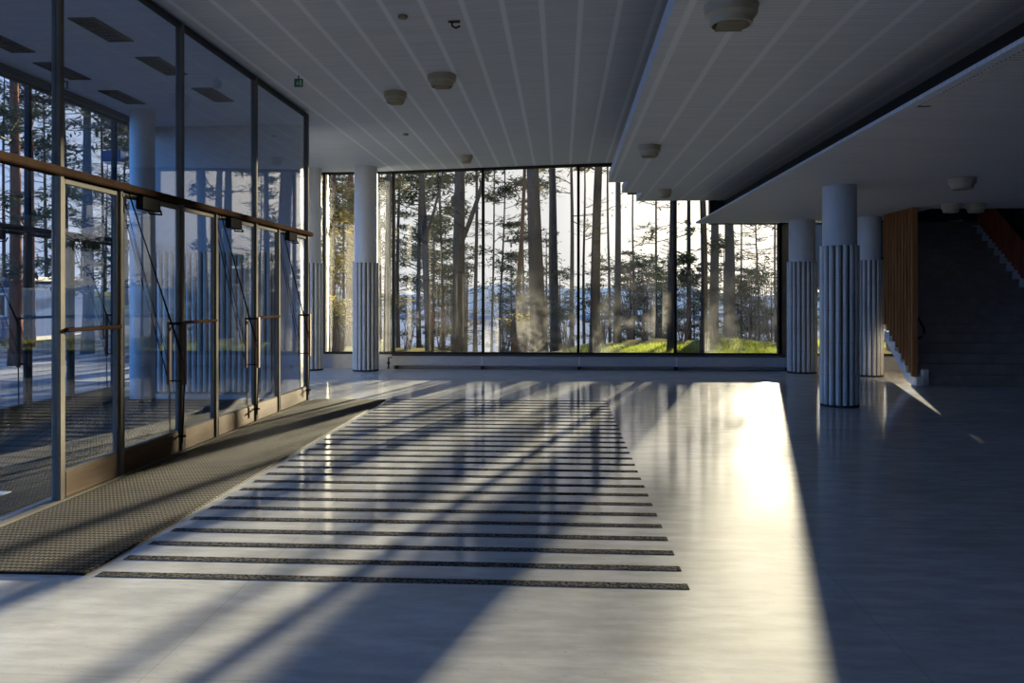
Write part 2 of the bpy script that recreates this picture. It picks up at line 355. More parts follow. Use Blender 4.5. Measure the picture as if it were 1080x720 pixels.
# ---------------------------------------------------------------- columns
def fluted(mb, r, z0, z1, N=19):
    rr = .033
    for k in range(N):
        t = 2*pi*k/N; cx, cy = (r-rr)*cos(t), (r-rr)*sin(t)
        vs = []; n = 9
        for z in (z0, z1):
            for i in range(n):
                a = t-pi/2+pi*i/(n-1)*1.0
                vs.append((cx+rr*cos(a), cy+rr*sin(a), z))
        fs = [(i,i+1,n+i+1,n+i) for i in range(n-1)]+[tuple(range(n,2*n)), tuple(reversed(range(n))), (0,n,2*n-1,n-1)]
        mb.add(vs, fs)
    return mb
def column(x, y, r, top, label, flute_top=2.22):
    c = empty('fluted_column', (x,y,0)); tag(c, label, 'column', 'columns with fluted tile cladding')
    MB().lathe([(r-.035,0),(r-.035,top)],40).build('shaft', M['column'], c, smooth=False)
    for p in c.children if hasattr(c,'children') else []: pass
    MB().lathe([(r-.028,.035),(r-.028,flute_top-.004)],40).build('grout_core', M['grout'], c)
    fluted(MB(), r, .035, flute_top, int(2*pi*r/.097)).build('tile_cladding', M['tile'], c)
    MB().lathe([(r-.004,0),(r-.004,.035)],40).build('base_shade_ring', M['dark'], c)  # dark ring stands for the shadow at the column foot
    return c
column(-5.21,16.55,.26,4.19,'fluted column beside the end of the entrance glass, leftmost by the windows')
column(-4.02,16.45,.27,4.19,'fluted column in front of the windows, second from the left')
column(4.82,16.55,.29,3.05,'fluted column at the right end of the large windows')
column(3.86,11.50,.26,3.05,'fluted column standing nearest the camera, right of centre')
column(5.90,15.9,.25,3.05,'fluted column beside the wooden slat screen of the stair')
c = tag(empty('plain_column', (-6.02,11.3,0)), 'smooth white column inside the entrance vestibule', 'column')
MB().lathe([(.17,0),(.17,4.19)],40).build('shaft', M['column'], c, smooth=False)
MB().lathe([(.178,0),(.178,.06)],40).build('base_shade_ring', M['dark'], c)
# fluted tile screen beyond the vestibule
struct(MB().box(OX+.04,-4.05,12.36,12.5,0,4.2).build('wall_vestibule', M['wall']), 'grey end wall of the vestibule above the fluted tiles')
s = tag(empty('tile_screen', (-5.45,12.30,0)), 'wide fluted tile screen seen through the entrance glass', 'screen')
MB().box(-.95,.95,0,.055,0,2.2).build('wall_core', M['grout'], s)
fm = MB()
for k in range(21):
    cx = -.92+k*.092; n = 9; vs = []
    for z in (.04, 2.22):
        for i in range(n):
            a = pi+pi*i/(n-1); vs.append((cx+.034*cos(a), .0+.034*sin(a), z))
    fm.add(vs, [(i,i+1,n+i+1,n+i) for i in range(n-1)]+[tuple(range(n,2*n)), tuple(reversed(range(n))), (0,n,2*n-1,n-1)])
fm.build('tile_cladding', M['tile'], s)

# ---------------------------------------------------------------- floor: strips, mat, sill
ords = ['nearest the camera','second from the camera','third from the camera','fourth from the camera','fifth from the camera','sixth from the camera','seventh from the camera','eighth from the camera',
 'ninth from the camera','tenth from the camera','eleventh from the camera','twelfth from the camera','thirteenth from the camera','fourteenth from the camera','fifteenth from the camera','sixteenth from the camera',
 'seventeenth from the camera','eighteenth from the camera','nineteenth from the camera','twentieth from the camera','eighth from the window end','seventh from the window end','sixth from the window end','fifth from the window end','fourth from the window end','third from the window end','second from the window end','nearest the windows']
for k in range(28):
    y = 4.25+.2795*k
    o = MB().cbox(-1.585,1.585,-.038,.038,-.02,.0025,.002).build('floor_strip', M['grille'], None, (-.925,y,0))
    tag(o, 'long dark strip set across the floor, '+ords[k], 'floor strip', 'dark strips laid across the hall floor')
    o.data.materials[0] = M['grille']
MT = MB()
MT.cbox(-.53,.53,-3.75,3.75,0,.014,.004)
rib = MT.build('entrance_mat', M['mat'], None, (-3.10,7.97,0)); tag(rib, 'long dark ribbed rubber mat along the inside of the glass doors', 'mat')
m2 = MB().box(-1.3,1.25,-10,4.0,0,.012).build('entrance_mat', M['mat'], None, (-5.1,7.6,0)); tag(m2, 'dark mat covering the vestibule floor between the glass walls', 'mat')
pp = MB().cbox(-.55,.55,-.35,.35,0,.008,.003).build('door_mat', M['offwhite'], None, (-4.75,5.6,.012)); tag(pp, 'small pale board lying on the vestibule mat', 'board')
struct(MB().box(PX-.05,PX+.05,-8,11.6,0,.018).build('trim_3', M['steel']), 'metal sill strip under the glass partition')

# ---------------------------------------------------------------- glazed partitions and doors
def partition(name, X, posts, subs, ztr, ztop, label, side, extra_end=0.15):
    root = struct(empty(name, (X, posts[0], 0)), label); y0 = posts[0]
    for y in posts:
        p = MB(); p.cbox(-.035,.035,y-y0-.026,y-y0+.026,0,ztop,.006); p.build('post', M['steel'] if side > 0 else M['dark'], root)
    for y in subs:
        p = MB(); p.cbox(-.03,.03,y-y0-.022,y-y0+.022,0,ztr,.006); p.build('short_post', M['steel'] if side > 0 else M['dark'], root)
    L = posts[-1]-y0
    MB().cbox(-.055,.06,-.02,L+extra_end,ztr-.0,ztr+.062,.012).build('transom', M['bronze'] if side > 0 else M['dark'], root)
    MB().cbox(-.03,.03,0,L,ztop-.05,ztop,.004).build('top_rail', M['dark'], root)
    for a, b in zip(posts[:-1], posts[1:]):
        MB().box(-.005,.005,a-y0+.026,b-y0-.026,ztr+.07,ztop-.045).build('upper_pane', M['glass'], root)
    return root
def leaf(num, X, ya, yb, ztr, label, wide, side, hinge=-1, frame=None):
    """one glazed door leaf between ya and yb in the plane x=X"""
    d = struct(empty('door_%d' % num, (X, ya, 0)), label); L = yb-ya; fr = frame or M['steel']
    g0, g1 = .03, L-.03
    for a in (g0, g1-.032): MB().cbox(-.02,.02,a,a+.032,.02,ztr-.01,.004).build('stile', fr, d)
    MB().cbox(-.022,.022,g0+.032,g1-.032,.02,.205,.004).build('kick_panel', M['kick'] if side > 0 else M['dark'], d)
    MB().cbox(-.02,.02,g0+.03,g1-.03,.205,.222,.003).build('kick_trim', fr, d)
    MB().cbox(-.02,.02,g0+.03,g1-.03,ztr-.05,ztr-.01,.003).build('top_rail', fr, d)
    MB().box(-.004,.004,g0+.03,g1-.03,.22,ztr-.045).build('pane', M['glass'], d)
    if not wide:
        b = MB().cbox(.03,.055,g0+.01,g1-.01,1.245,1.275,.006); b.box(.018,.035,g0+.01,g0+.03,1.245,1.275); b.box(.018,.035,g1-.03,g1-.01,1.245,1.275)
        b.build('push_bar', M['bronze'] if side > 0 else M['dark'], d)
    else:
        yh = g1-.035
        for sx in (1,-1):
            h = MB().cbox(sx*.075-.013,sx*.075+.013,yh-.028,yh+.028,.66,1.27,.006).build('pull_handle', M['handle'], d)
            br = MB()
            for z in (.70,1.245): br.tube([(0,yh,z),(sx*.075,yh,z)],.008,6)
            br.build('bracket', M['blackmetal'], h)
            MB().tube([(sx*.075,yh,.66),(sx*.06,yh-.01,.10)],.007,6).build('lower_rod', M['blackmetal'], d)
            MB().tube([(sx*.045,g0+.05,ztr-.02),(sx*.07,yh-.05,.98 if sx > 0 else .75)],.006,6).build('brace_rod', M['blackmetal'], d)
            MB().tube([(sx*.03,g0+.09,ztr-.02),(sx*.075,yh-.01,.86)],.004,6).build('brace_rod', M['blackmetal'], d)
        MB().box(-.08,.08,yh-.012,yh+.012,1.25,1.265).box(-.09,.09,yh-.01,yh+.01,.16,.18).build('handle_bridge', M['blackmetal'], d)
        cb = MB().cbox(.02,.085,g0+.20,g0+.52,ztr-.13,ztr-.02,.008).build('door_closer', M['blackmetal'], d)
        MB().tube([(.06,g0+.36,ztr-.14),(.06,g0+.36,ztr-.155),(.12,g0+.46,ztr-.155),(.03,g0+.62,ztr-.10)],.009,6).build('closer_arm', M['blackmetal'], cb)
    return d
posts = [-7.6,-5.7,-3.8,-1.9,0.0,1.92,3.83,5.74,7.65,9.56,11.55]; subs = [6.56,8.43,10.35]
partition('wall_entrance', PX, posts, subs, 2.40, 4.17, 'inner glass wall of the entrance vestibule with steel posts and brown transom', 1)
dl = ['narrow leaf of the glass doors nearest the camera','wide glass door nearest the camera with wooden pull handles','narrow middle leaf of the inner glass doors','wide middle glass door with wooden pull handles',
      'narrow leaf of the farthest inner glass doors','farthest wide glass door by the end post']
k = 1
for a, b, c2 in ((5.74,6.56,7.65),(7.65,8.43,9.56),(9.56,10.35,11.55)):
    leaf(k, PX, a, b, 2.40, dl[k-1], False, 1); leaf(k+1, PX, b, c2, 2.40, dl[k], True, 1); k += 2
# fixed glass panels nearer than the first post
for a, b in zip(posts[:7], posts[1:8]):
    o = struct(MB().box(-.005,.005,.026,b-a-.026,.02,2.40).build('window_%d' % (10+posts.index(a)), M['glass'], None, (PX,a,0)))
oposts = [-7.6,-5.0,-2.6,0.0,2.6,5.2,7.3,9.45,11.35,12.42,W]
partition('wall_outer', OX, oposts, [10.31,8.4], 2.30, 4.12, 'outer glass wall of the vestibule with dark frames', -1, 0)
dl2 = ['outer glass door with wooden handles at the left edge of the photo','narrow outer glass leaf beside the dark post','far outer glass door leading out to the trees']
leaf(7, OX, 8.4, 9.45, 2.30, dl2[0], True, -1, frame=M['dark'])
leaf(8, OX, 9.45, 10.31, 2.30, dl2[1], False, -1, frame=M['dark'])
leaf(9, OX, 10.31, 11.35, 2.30, dl2[2], True, -1, frame=M['dark'])
for i, (a, b) in enumerate(((-7.6,-5.0),(-5.0,-2.6),(-2.6,0.0),(0.0,2.6),(2.6,5.2),(5.2,7.3),(7.3,8.4),(11.35,12.42),(12.42,W))):
    struct(MB().box(-.005,.005,.026,b-a-.026,.02,2.30).build('window_%d' % (20+i), M['glass'], None, (OX,a,0)))
struct(MB().box(OX-.1,OX+.08,-8,W,4.1,4.3).build('trim_4', M['dark']), 'dark header over the outer glass wall')
struct(MB().box(OX-.06,OX+.06,-8,W,0,.02).build('trim_5', M['dark']))
# ---------------------------------------------------------------- ceiling things
for i, (x, y) in enumerate(((-4.6,7.85),(-4.62,9.12),(-4.6,10.45),(-5.87,8.15),(-5.9,9.25),(-5.87,10.5))):
    v = empty('ceiling_vent', (x,y,CL)); row = 'row nearer the hall' if i < 3 else 'row nearer the outer glass'
    tag(v, 'dark vent in the vestibule ceiling, %s of the %s' % (('nearest','middle','farthest')[i%3], row), 'vent', 'dark vents in the vestibule ceiling')
    MB().cbox(-.135,.135,-.36,.36,-.012,0,.003).build('frame', M['dark'], v)
    sl = MB()
    for q in range(9): sl.box(-.115,.115,-.34+q*.078,-.34+q*.078+.03,-.02,-.012)
    sl.build('slats', M['blackmetal'], v)
def downlight(x, y, z, r, label):
    d = empty('ceiling_lamp', (x,y,z)); tag(d, label, 'lamp', 'round beige ceiling lamps, switched off')
    MB().lathe([(r*1.0,0),(r*1.02,-.012),(r*.98,-.03),(r*.97,-.07),(r*.80,-.10),(r*.78,-.135),(r*.70,-.14),(r*.68,-.06),(r*.3,-.05)],36).build('housing', M['lamp'], d, smooth=False)
    MB().lathe([(r*.52,-.055),(r*.56,-.10),(r*.42,-.128),(r*.2,-.135),(.005,-.137)],28).build('bowl', M['lampin'], d, smooth=True)
    fin = MB()
    for q in range(5):
        a = -.5+q*.25; fin.box(-r*.5,r*.5,a*r-.004,a*r+.004,-.15,-.12)
    fin.build('louvre', M['lamp'], d)
L = [((466,80),'main',.18,'beige ceiling lamp with double rim, largest on the high ceiling'),((417,98),'main',.155,'beige ceiling lamp on the high ceiling left of the largest one'),((492,164),'main',.125,'small beige ceiling lamp on the high ceiling nearest the windows'),
     ((771,6),3.53,.185,'large beige ceiling lamp near the top edge on the middle panel'),((685,154),3.53,.15,'beige ceiling lamp halfway along the middle ceiling panel'),((701,200),3.53,.13,'beige ceiling lamp at the far end of the middle ceiling panel'),
     ((1015,188),3.05,.165,'pale ceiling lamp on the low ceiling nearest the camera there'),((1003,215),3.05,.155,'pale ceiling lamp at the stairwell edge, left of a pair'),((1029,215),3.05,.155,'pale ceiling lamp at the stairwell edge, right of a pair')]
for (u, v), z, r, lab in L:
    if z == 'main':
        x, y = on_plane(u, v, 4.24); z = cz(x); x, y = on_plane(u, v, z); z = cz(x)+.004
    else: x, y = on_plane(u, v, z)
    downlight(x, y, z, r, lab)
for (u, v), nm, lab in (((425,20),'smoke_detector','small round detector on the high ceiling near the top of the photo'),((428,141),'smoke_detector','small dark detector on the high ceiling between two lamps')):
    x, y = on_plane(u, v, 4.23); z = cz(x)+.004
    d = tag(empty(nm, (x,y,z)), lab, 'detector', 'ceiling detectors')
    MB().lathe([(.045,0),(.05,-.015),(.035,-.035),(.02,-.04)],20).build('body', M['lampin'], d)
x, y = on_plane(480, 27, 4.23); z = cz(x)+.004
d = tag(empty('ceiling_hook', (x,y,z)), 'small dark metal fitting on the high ceiling by the top edge', 'fitting')
MB().cbox(-.07,.05,-.03,.03,-.012,0,.003).build('plate', M['dark'], d)
MB().tube([(-.03,0,-.01),(-.03,0,-.05),(.01,0,-.07),(.05,0,-.05)],.010,8).build('hook', M['blackmetal'], d)
def exit_sign(x, y, z, lab):
    e = tag(empty('exit_sign', (x,y,z)), lab, 'sign', 'green emergency exit signs')
    MB().cbox(-.008,.008,-.012,.012,0,.06,.002).build('stem', M['dark'], e)
    MB().cbox(-.075,.075,-.018,.018,-.14,0,.004).build('panel', M['green'], e)
    m = MB()
    for yy in (-.0195,): 
        m.box(.025,.055,yy,yy+.001,-.12,-.025)                      # doorway
        m.box(-.022,-.004,yy,yy+.001,-.085,-.055); m.box(-.012,.0,yy,yy+.001,-.05,-.035); m.box(-.04,-.022,yy,yy+.001,-.07,-.062); m.box(-.004,.014,yy,yy+.001,-.075,-.067)
        m.box(-.03,-.018,yy,yy+.001,-.115,-.085); m.box(-.006,.006,yy,yy+.001,-.105,-.085); m.box(.006,.016,yy,yy+.001,-.105,-.098)
    m.build('running_figure', M['signw'], e); e.scale = (.7,.7,.7)
x, y = on_plane(315, 80, 4.2); exit_sign(x, y, cz(x)-.05, 'small green exit sign hanging from the high ceiling right of the glass wall')
exit_sign(-6.05, 9.5, CL-.05, 'small green sign added for a reflection by the outer vestibule doors')  # sign added in place of a reflection in the outer glass

# ---------------------------------------------------------------- stair
SX0, SX1, SY, RI, GO, NS = 6.16, 9.1, 14.35, .17, .235, 18
st = tag(empty('staircase', (SX0,SY,0)), 'wide dark stone staircase rising away behind the slat screen', 'staircase')
for k in range(NS):
    q = MB(); y0 = k*GO; z1 = (k+1)*RI
    q.cbox(0,SX1-SX0,y0-.025,y0+GO+.01,z1-.04,z1,.004)
    q.prism_x([(y0,z1-.04),(y0+GO,z1-.04),(y0+GO,max(z1-.30+.17,0)),(y0,max(z1-.30,0))],.0,SX1-SX0)
    q.build('step', M['step'], st)
def stringer(xa, xb, nm, mt, n=18):
    pts = [(0,0)]
    for k in range(NS): pts += [(k*GO-.03,(k+1)*RI+.03),((k+1)*GO-.03,(k+1)*RI+.03)]
    top = pts[1:]; 
    m = MB()
    for k in range(n):
        y0 = k*GO-.03; z1 = (k+1)*RI+.03; zb = max(k*RI-.10,0); zb2 = max((k+1)*RI-.10,0)
        m.prism_x([(y0,z1),(y0+GO,z1),(y0+GO,zb2),(y0,zb)],xa,xb)
    m.build(nm, mt, st)
stringer(-.14,-.002,'stringer',M['white'],5); stringer(SX1-SX0+.002,SX1-SX0+.14,'stringer',M['white'])
nb = MB().cbox(-.14,.0,-.20,-.035,0,.15,.01); nb.cbox(.0,.12,-.12,-.03,0,.28,.02); nb.build('bottom_block', M['white'], st)
# slat screen
ss = tag(empty('slat_screen', (6.05,SY-.1,0)), 'tall orange brown wooden slat screen on the left side of the stair', 'screen')
ns = 11
for k in range(ns):
    y = k*.135; z0 = max(0,(y-.05))/GO*RI+.16
    if y > 1.30: break
    w2 = .055 if k else .06
    MB().cbox(-w2,w2-.02,y-.02,y+.02+(0 if k else .02),z0,3.05,.005).build('slat', M['wood'], ss)
for z in (1.55,2.75): MB().cbox(.035,.05,0,1.27,z,z+.05,.004).build('cross_rail', M['wood'], ss)
hr = tag(empty('handrail', (6.14,SY,0)), 'black curved handrail on the inner side of the slat screen', 'handrail')
pts = [(0,-.0,.80),(.05,-.03,.83),(.085,-.04,.90),(.09,-.02,.98),(.06,.04,1.08),(.03,.10,1.17),(.01,.16,1.25)]
pts += [(.0,.16+i*.4,1.25+i*.4*RI/GO) for i in range(1,8)]
MB().tube(pts,.021,10).build('rail', M['blackmetal'], hr)
for i in (1,4,7):
    y = .16+i*.4-.1; z = 1.25+(i*.4-.1)*RI/GO; MB().tube([(0,y,z),(-.0,y,z-.06),(-.05,y,z-.08)],.008,6).build('bracket', M['blackmetal'], hr)
# right balustrade
rb = tag(empty('balustrade', (SX1+.07,SY,0)), 'red brown slatted balustrade on the right side of the stair', 'balustrade')
for k in range(34):
    y = k*.122; z = y/GO*RI+.2; MB().cbox(-.03,.03,y-.02,y+.02,z,z+.82,.004).build('slat', M['redwood'], rb)
def sloped(m, x0, x1, ya, yb, zo, h):
    za, zb = ya/GO*RI+zo, yb/GO*RI+zo; m.prism_x([(ya,za),(yb,zb),(yb,zb+h),(ya,za+h)],x0,x1); return m
sloped(MB(),-.05,.05,-.05,4.1,1.02,.05).build('cap_rail', M['blackmetal'], rb)
sloped(MB(),.25,.32,-.05,4.1,1.2,.25).build('upper_board', M['offwhite'], rb)
for yy in (.4,2.2,3.9): MB().box(.04,.26,yy-.02,yy+.02,yy/GO*RI+1.04,yy/GO*RI+1.3).build('board_bracket', M['dark'], rb)
lr = tag(MB().cbox(-.03,.03,-.6,.6,0,.06,.008).build('landing_rail_glint', M['signw'], None, (8.95,19.3,3.20)), 'short rail on the top landing of the stair, pale for a light reflection', 'rail')  # pale colour stands for light reflecting on the landing handrail

# ---------------------------------------------------------------- outside ground, lake, far shore
def sm(a, b, x):
    t = max(0, min(1, (x-a)/(b-a))); return t*t*(3-2*t)
def gz(x, y):
    if x > OX-.15 and y < W+.2: return -.25
    left0 = sm(-8,-20,x)*sm(38,60,y)*2.2
    base = left0-.12+.33*sm(-1,1.5,x)*sm(W,W+1.2,y)
    left = sm(-6,-14,x)
    start = 22.5+22*left
    drop = max(0, y-start); d = -9.5*sm(0,48,drop)*(1-.9*left*sm(-12,-30,x))
    return base+d+.12*sin(x*.7+y*.45)*sm(19,26,y)+.05*sin(x*1.9-y*1.1)*sm(19,24,y)
gm = MB(); NX, NY = 150, 130; xs = [-80+i*(150/NX) for i in range(NX+1)]; ys = [-14+j*(100/NY) for j in range(NY+1)]
vs = [(x,y,gz(x,y)) for y in ys for x in xs]
fs = [(j*(NX+1)+i, j*(NX+1)+i+1, (j+1)*(NX+1)+i+1, (j+1)*(NX+1)+i) for j in range(NY) for i in range(NX)]
gm.add(vs, fs); struct(gm.build('ground', M['ground'], smooth=True), 'forest ground outside falling away towards the lake')
struct(MB().box(-330,330,70,520,-9.6,-9.3).build('lake', M['lake']), 'pale lake seen between the trunks')
hm = MB(); n = 140; vs = []
rr = random.Random(3)
for i in range(n+1):
    x = -380+i*760/n; h = 4+3*sin(i*.11)+2*sin(i*.31+1)+1.5*rr.random(); vs += [(x,500,-9.6),(x,512,h-4),(x,540,h+2),(x,600,-12)]
hm.add(vs, [(i*4+j,(i+1)*4+j,(i+1)*4+j+1,i*4+j+1) for i in range(n) for j in range(3)]); struct(hm.build('hills', M['hills']), 'far shore across the lake with distance haze in its colour')

# grass
gr = MB(); rg = random.Random(5)
for i in range(26000):
    x = rg.uniform(-.2,8.5); y = W+.42+rg.random()**1.3*5.5; p = sm(-.4,1.6,x)
    if rg.random() > p: continue
    if x > 5.9 and y < 20.8: continue
    if sin(x*2.3+y)*sin(y*1.7-x*.6)+rg.uniform(-.9,.9) > .75: continue
    z = gz(x,y); h = rg.uniform(.05,.13)*(1+.3*sin(x*3)); a = rg.uniform(0,pi); w = .007
    gr.add([(x-w*cos(a),y-w*sin(a),z-.01),(x+w*cos(a),y+w*sin(a),z-.01),(x+rg.uniform(-.04,.04),y+rg.uniform(-.04,.04),z+h)],[(0,1,2)])
tag(gr.build('grass', M['grass']), 'sunlit yellow green grass just outside the right windows', 'grass', kind='stuff')

# ---------------------------------------------------------------- trees
TAZ, TEL = tan(AZ), tan(EL)/cos(AZ)
def blocks(x, y, z):
    """True where a leaf would stand in the clear lane through which the low sun reaches the hall"""
    s = x-y*TAZ; zr = z-(y-W)*TEL
    return .1 < zr < 4.4 and any(a < s < b for a, b in ((-9,-5.45),(-5.15,-3.9),(-3.5,-3.0),(-2.45,-2.05),(-1.3,.5),(2.2,3.0)))
def tree(x, y, dia, h, kind, seed, low=None, dens=1.0, lean=(0,0), fork=None, golden=False, zone=None, spread=1.0, label=None, group=None, cat='tree', clear=True, crown=.55):
    """kind: pine / red / pale / bare"""
    r = random.Random(seed); z0 = gz(x,y)-.05
    name = {'pine':'pine_tree','red':'red_pine_tree','pale':'pale_trunk_tree','bare':'bare_tree'}[kind]
    root = empty(name, (x,y,z0)); tag(root, label, cat, group)
    bark = {'pine':M['bark'],'red':M['bark2'],'pale':M['bark3'],'bare':M['bark']}[kind]
    pts = []; rad = []; nseg = 12; wx, wy = r.uniform(-1,1)*.05, r.uniform(-1,1)*.05
    def axis(t):
        return (lean[0]*t*h+wx*sin(t*9+seed)*(.4+t), lean[1]*t*h+wy*sin(t*7+seed*2), t*h)
    for k in range(nseg+1):
        t = k/nseg; pts.append(axis(t)); rad.append(dia/2*((1-t)**.75*.86+.05+.22*max(0,1-t*14)))
    m = MB().tube(pts, rad, 12)
    if fork:
        t0, ang, L = fork; p = axis(t0); q = []
        for i in range(6): s = i/5; q.append((p[0]+ang*L*s*(1-.4*s), p[1]+.1*s, p[2]+L*s))
        m.tube(q, [dia*.17*(1-.6*i/5) for i in range(6)], 8)
    m.build('trunk', bark, root, smooth=True)
    tw = MB(); fo = MB()
    def spray(px, py, pz, n, s):
        for _ in range(n):
            a = r.uniform(0,2*pi); b = r.gauss(0,1); ox, oy, oz = r.gauss(0,s), r.gauss(0,s), r.gauss(0,s*.38)
            X, Y, Z = px+ox, py+oy, pz+oz
            if clear and blocks(x+X, y+Y, z0+Z) and r.random() < .9: continue
            l = r.uniform(.07,.19)*(1.25 if y > 45 else 1); w = l*r.uniform(.16,.3)
            dx, dy, dz = cos(a), sin(a), r.uniform(-.5,.7); ex, ey, ez = -sin(a), cos(a), r.uniform(-.6,.6)
            fo.add([(X-dx*l,Y-dy*l,Z-dz*l),(X+ex*w,Y+ey*w,Z+ez*w),(X+dx*l,Y+dy*l,Z+dz*l),(X-ex*w,Y-ey*w,Z-ez*w)],[(0,1,2,3)])
    nb = int(26*dens*(h/12)); cstart = crown
    for i in range(nb+(int(10*dens) if low else 0)):
        islow = low is not None and i >= nb
        t = (low[0]+(low[1]-low[0])*r.random())/h if islow else cstart+(1-cstart)*(i+r.random())/nb*.97
        t = min(t, .98); p = axis(t); a = r.uniform(0,2*pi)
        Lb = (r.uniform(.7,1.9)*spread) if islow else (1-t)**.6*r.uniform(1.4,2.9)*spread+.3
        q = [p]; up = r.uniform(-.25,.35); cur = list(p); aa = a
        for s in range(1,5):
            aa += r.uniform(-.35,.35); cur = [cur[0]+cos(aa)*Lb/4, cur[1]+sin(aa)*Lb/4, cur[2]+up*Lb/4+r.uniform(-.06,.06)]; q.append(tuple(cur)); up += .08
        if clear and islow and any(blocks(x+c[0], y+c[1], z0+c[2]) for c in q[1:]) and r.random() < .6: continue
        tw.tube(q, [dia*.11,dia*.085,dia*.06,dia*.04,.006], 5, False)
        for s in (1,2,3,4):
            for _ in range(3 if kind == 'bare' else 2):
                b = r.uniform(-1.3,1.3)+aa; l2 = Lb*r.uniform(.18,.42)
                e = (q[s][0]+cos(b)*l2, q[s][1]+sin(b)*l2, q[s][2]+r.uniform(-.1,.5)*l2)
                tw.tube([q[s],((q[s][0]+e[0])/2+r.uniform(-.03,.03),(q[s][1]+e[1])/2,(q[s][2]+e[2])/2+.03),e],[.013,.009,.004],4,False)
                if kind != 'bare': spray(e[0],e[1],e[2],int(22*min(dens,1.4)),.17+.04*Lb)
                else:
                    for _2 in range(3):
                        b2 = b+r.uniform(-.9,.9); l3 = l2*.7; tw.tube([e,(e[0]+cos(b2)*l3,e[1]+sin(b2)*l3,e[2]+r.uniform(0,.6)*l3)],[.006,.003],3,False)
    if tw.v: tw.build('branches', M['twig'], root)['kind'] = 'stuff'
    if fo.v: fo.build('foliage', M['needle2'] if golden else M['needle'], root)['kind'] = 'stuff'
    return root
# (u at eye height, distance, px width, kind, lean, low foliage, dens, fork, golden, label)
T = [
 (352,23,6,'red',(.0,0),(1.0,5.0),1.2,None,True,'slim tree with golden needles just right of the pale window jamb'),
 (369,27,11,'red',(.004,0),(3.5,6.0),.6,None,False,'reddish pine trunk between the two left columns'),
 (409,19.5,9,'pine',(0,0),None,.5,None,False,'dark trunk directly right of the second column, against the mullion'),
 (420,31,5,'pine',(.0,0),(5.5,8.0),.5,None,True,'slim trunk with yellow green needles beside the mullion'),
 (442,27,5.5,'pine',(0,0),(4,6.5),.8,None,False,'straight slim trunk left of the leaning trunk'),
 (454,22.5,9,'pine',(-.055,0),None,.6,(.28,.35,3),False,'dark trunk leaning left in the bay right of the second column'),
 (469,34,3,'bare',(-.03,0),(2,7),.8,None,False,'very thin leaning trunk left of the thickest dark trunk'),
 (484.5,19.8,17,'pine',(.0,0),None,.6,(.25,.45,3.2),False,'thickest dark trunk in the bay right of the second column'),
 (501.5,27,5,'pine',(.004,0),(5,7),.5,None,False,'slim grey trunk just left of the mullion at centre left'),
 (518,33,3,'bare',(.02,0),(1,7),.9,None,False,'thin bare tree right of the centre left mullion'),
 (526,36,3,'pine',(.03,0),(2.5,7.5),1.6,None,False,'small dense dark conifer in the hazy bay'),
 (543,28,6.5,'red',(.05,0),(2.5,6),1.0,None,False,'reddish crooked pine leaning right in the hazy bay'),
 (569,19.4,20,'pine',(-.035,.0),None,.5,None,False,'very thick dark trunk behind the hazy glass patch'),
 (587,29,13,'pale',(-.03,0),(6,8),.5,None,False,'greyish trunk close behind the very thick one'),
 (603.5,33,6,'pale',(-.004,0),(4.5,8.5),1.1,None,True,'slim trunk with golden foliage left of the centre mullion'),
 (616,38,4,'bare',(0,0),(1,6),.9,None,False,'thin bare tree right beside the centre mullion'),
 (627,17.95,12.5,'pine',(.02,0),None,.5,None,False,'dark trunk close to the glass under the ceiling step'),
 (643,30,3.5,'pale',(-.01,0),(1,5),.5,None,False,'thin pale trunk right of the dark trunk under the ceiling step'),
 (651.5,24.5,8.5,'pale',(0,0),None,.5,None,False,'pale straight trunk lit by haze under the middle panel'),
 (668,40,3.5,'bare',(0,0),(0,6),1.2,None,False,'small bare tree with many twigs under the middle panel'),
 (692,40,4,'pine',(.0,0),(2.6,8.5),3.2,None,False,'bushy dark pine standing left of the right mullion'),
 (708,19.3,7.5,'pine',(0,0),None,.5,None,False,'dark trunk touching the mullion left of the sunny bay'),
 (726.5,28,6,'pine',(0,0),(2.0,7.0),1.5,None,False,'brown pine with short side branches left in the sunny bay'),
 (741.5,18.3,9,'pine',(0,0),None,.6,None,False,'black trunk left of the wide hazy trunks in the sunny bay'),
 (753,30,12.5,'pale',(0,0),None,.5,None,False,'pale hazy wide trunk, left one of a pair in the sunny bay'),
 (769,34,15.5,'pale',(0,0),None,.5,None,False,'grey wide trunk, right one of a pair in the sunny bay'),
 (782,48,3.5,'pine',(0,0),(2,6.5),.6,None,False,'thin trunk right beside the wide grey trunk'),
 (802,52,3.5,'bare',(-.02,0),(1,8),1.3,None,False,'thin bare tree in the middle of the sunny bay'),
 (818,27,3,'pine',(0,0),(1.5,7),.9,None,False,'slim dark tree at the right edge of the sunny bay'),
 (829,24,6,'pine',(0,0),(1.5,6),1.2,None,False,'dark tree half hidden behind the right rear column'),
]
for i, (u, Y, px, kind, lean, low, dens, fork, gold, lab) in enumerate(T):
    x = x_at(u, Y); d = px/F*(-x*sin(TH)+Y*cos(TH))
    base = gz(x, Y)
    if low: low = (low[0]-base, low[1]-base)
    tree(x, Y, d, 11.5-base*.9, kind, 100+i, low, dens, lean, fork, gold, label=lab, spread=1.0, crown=.72 if Y < 45 else .6)
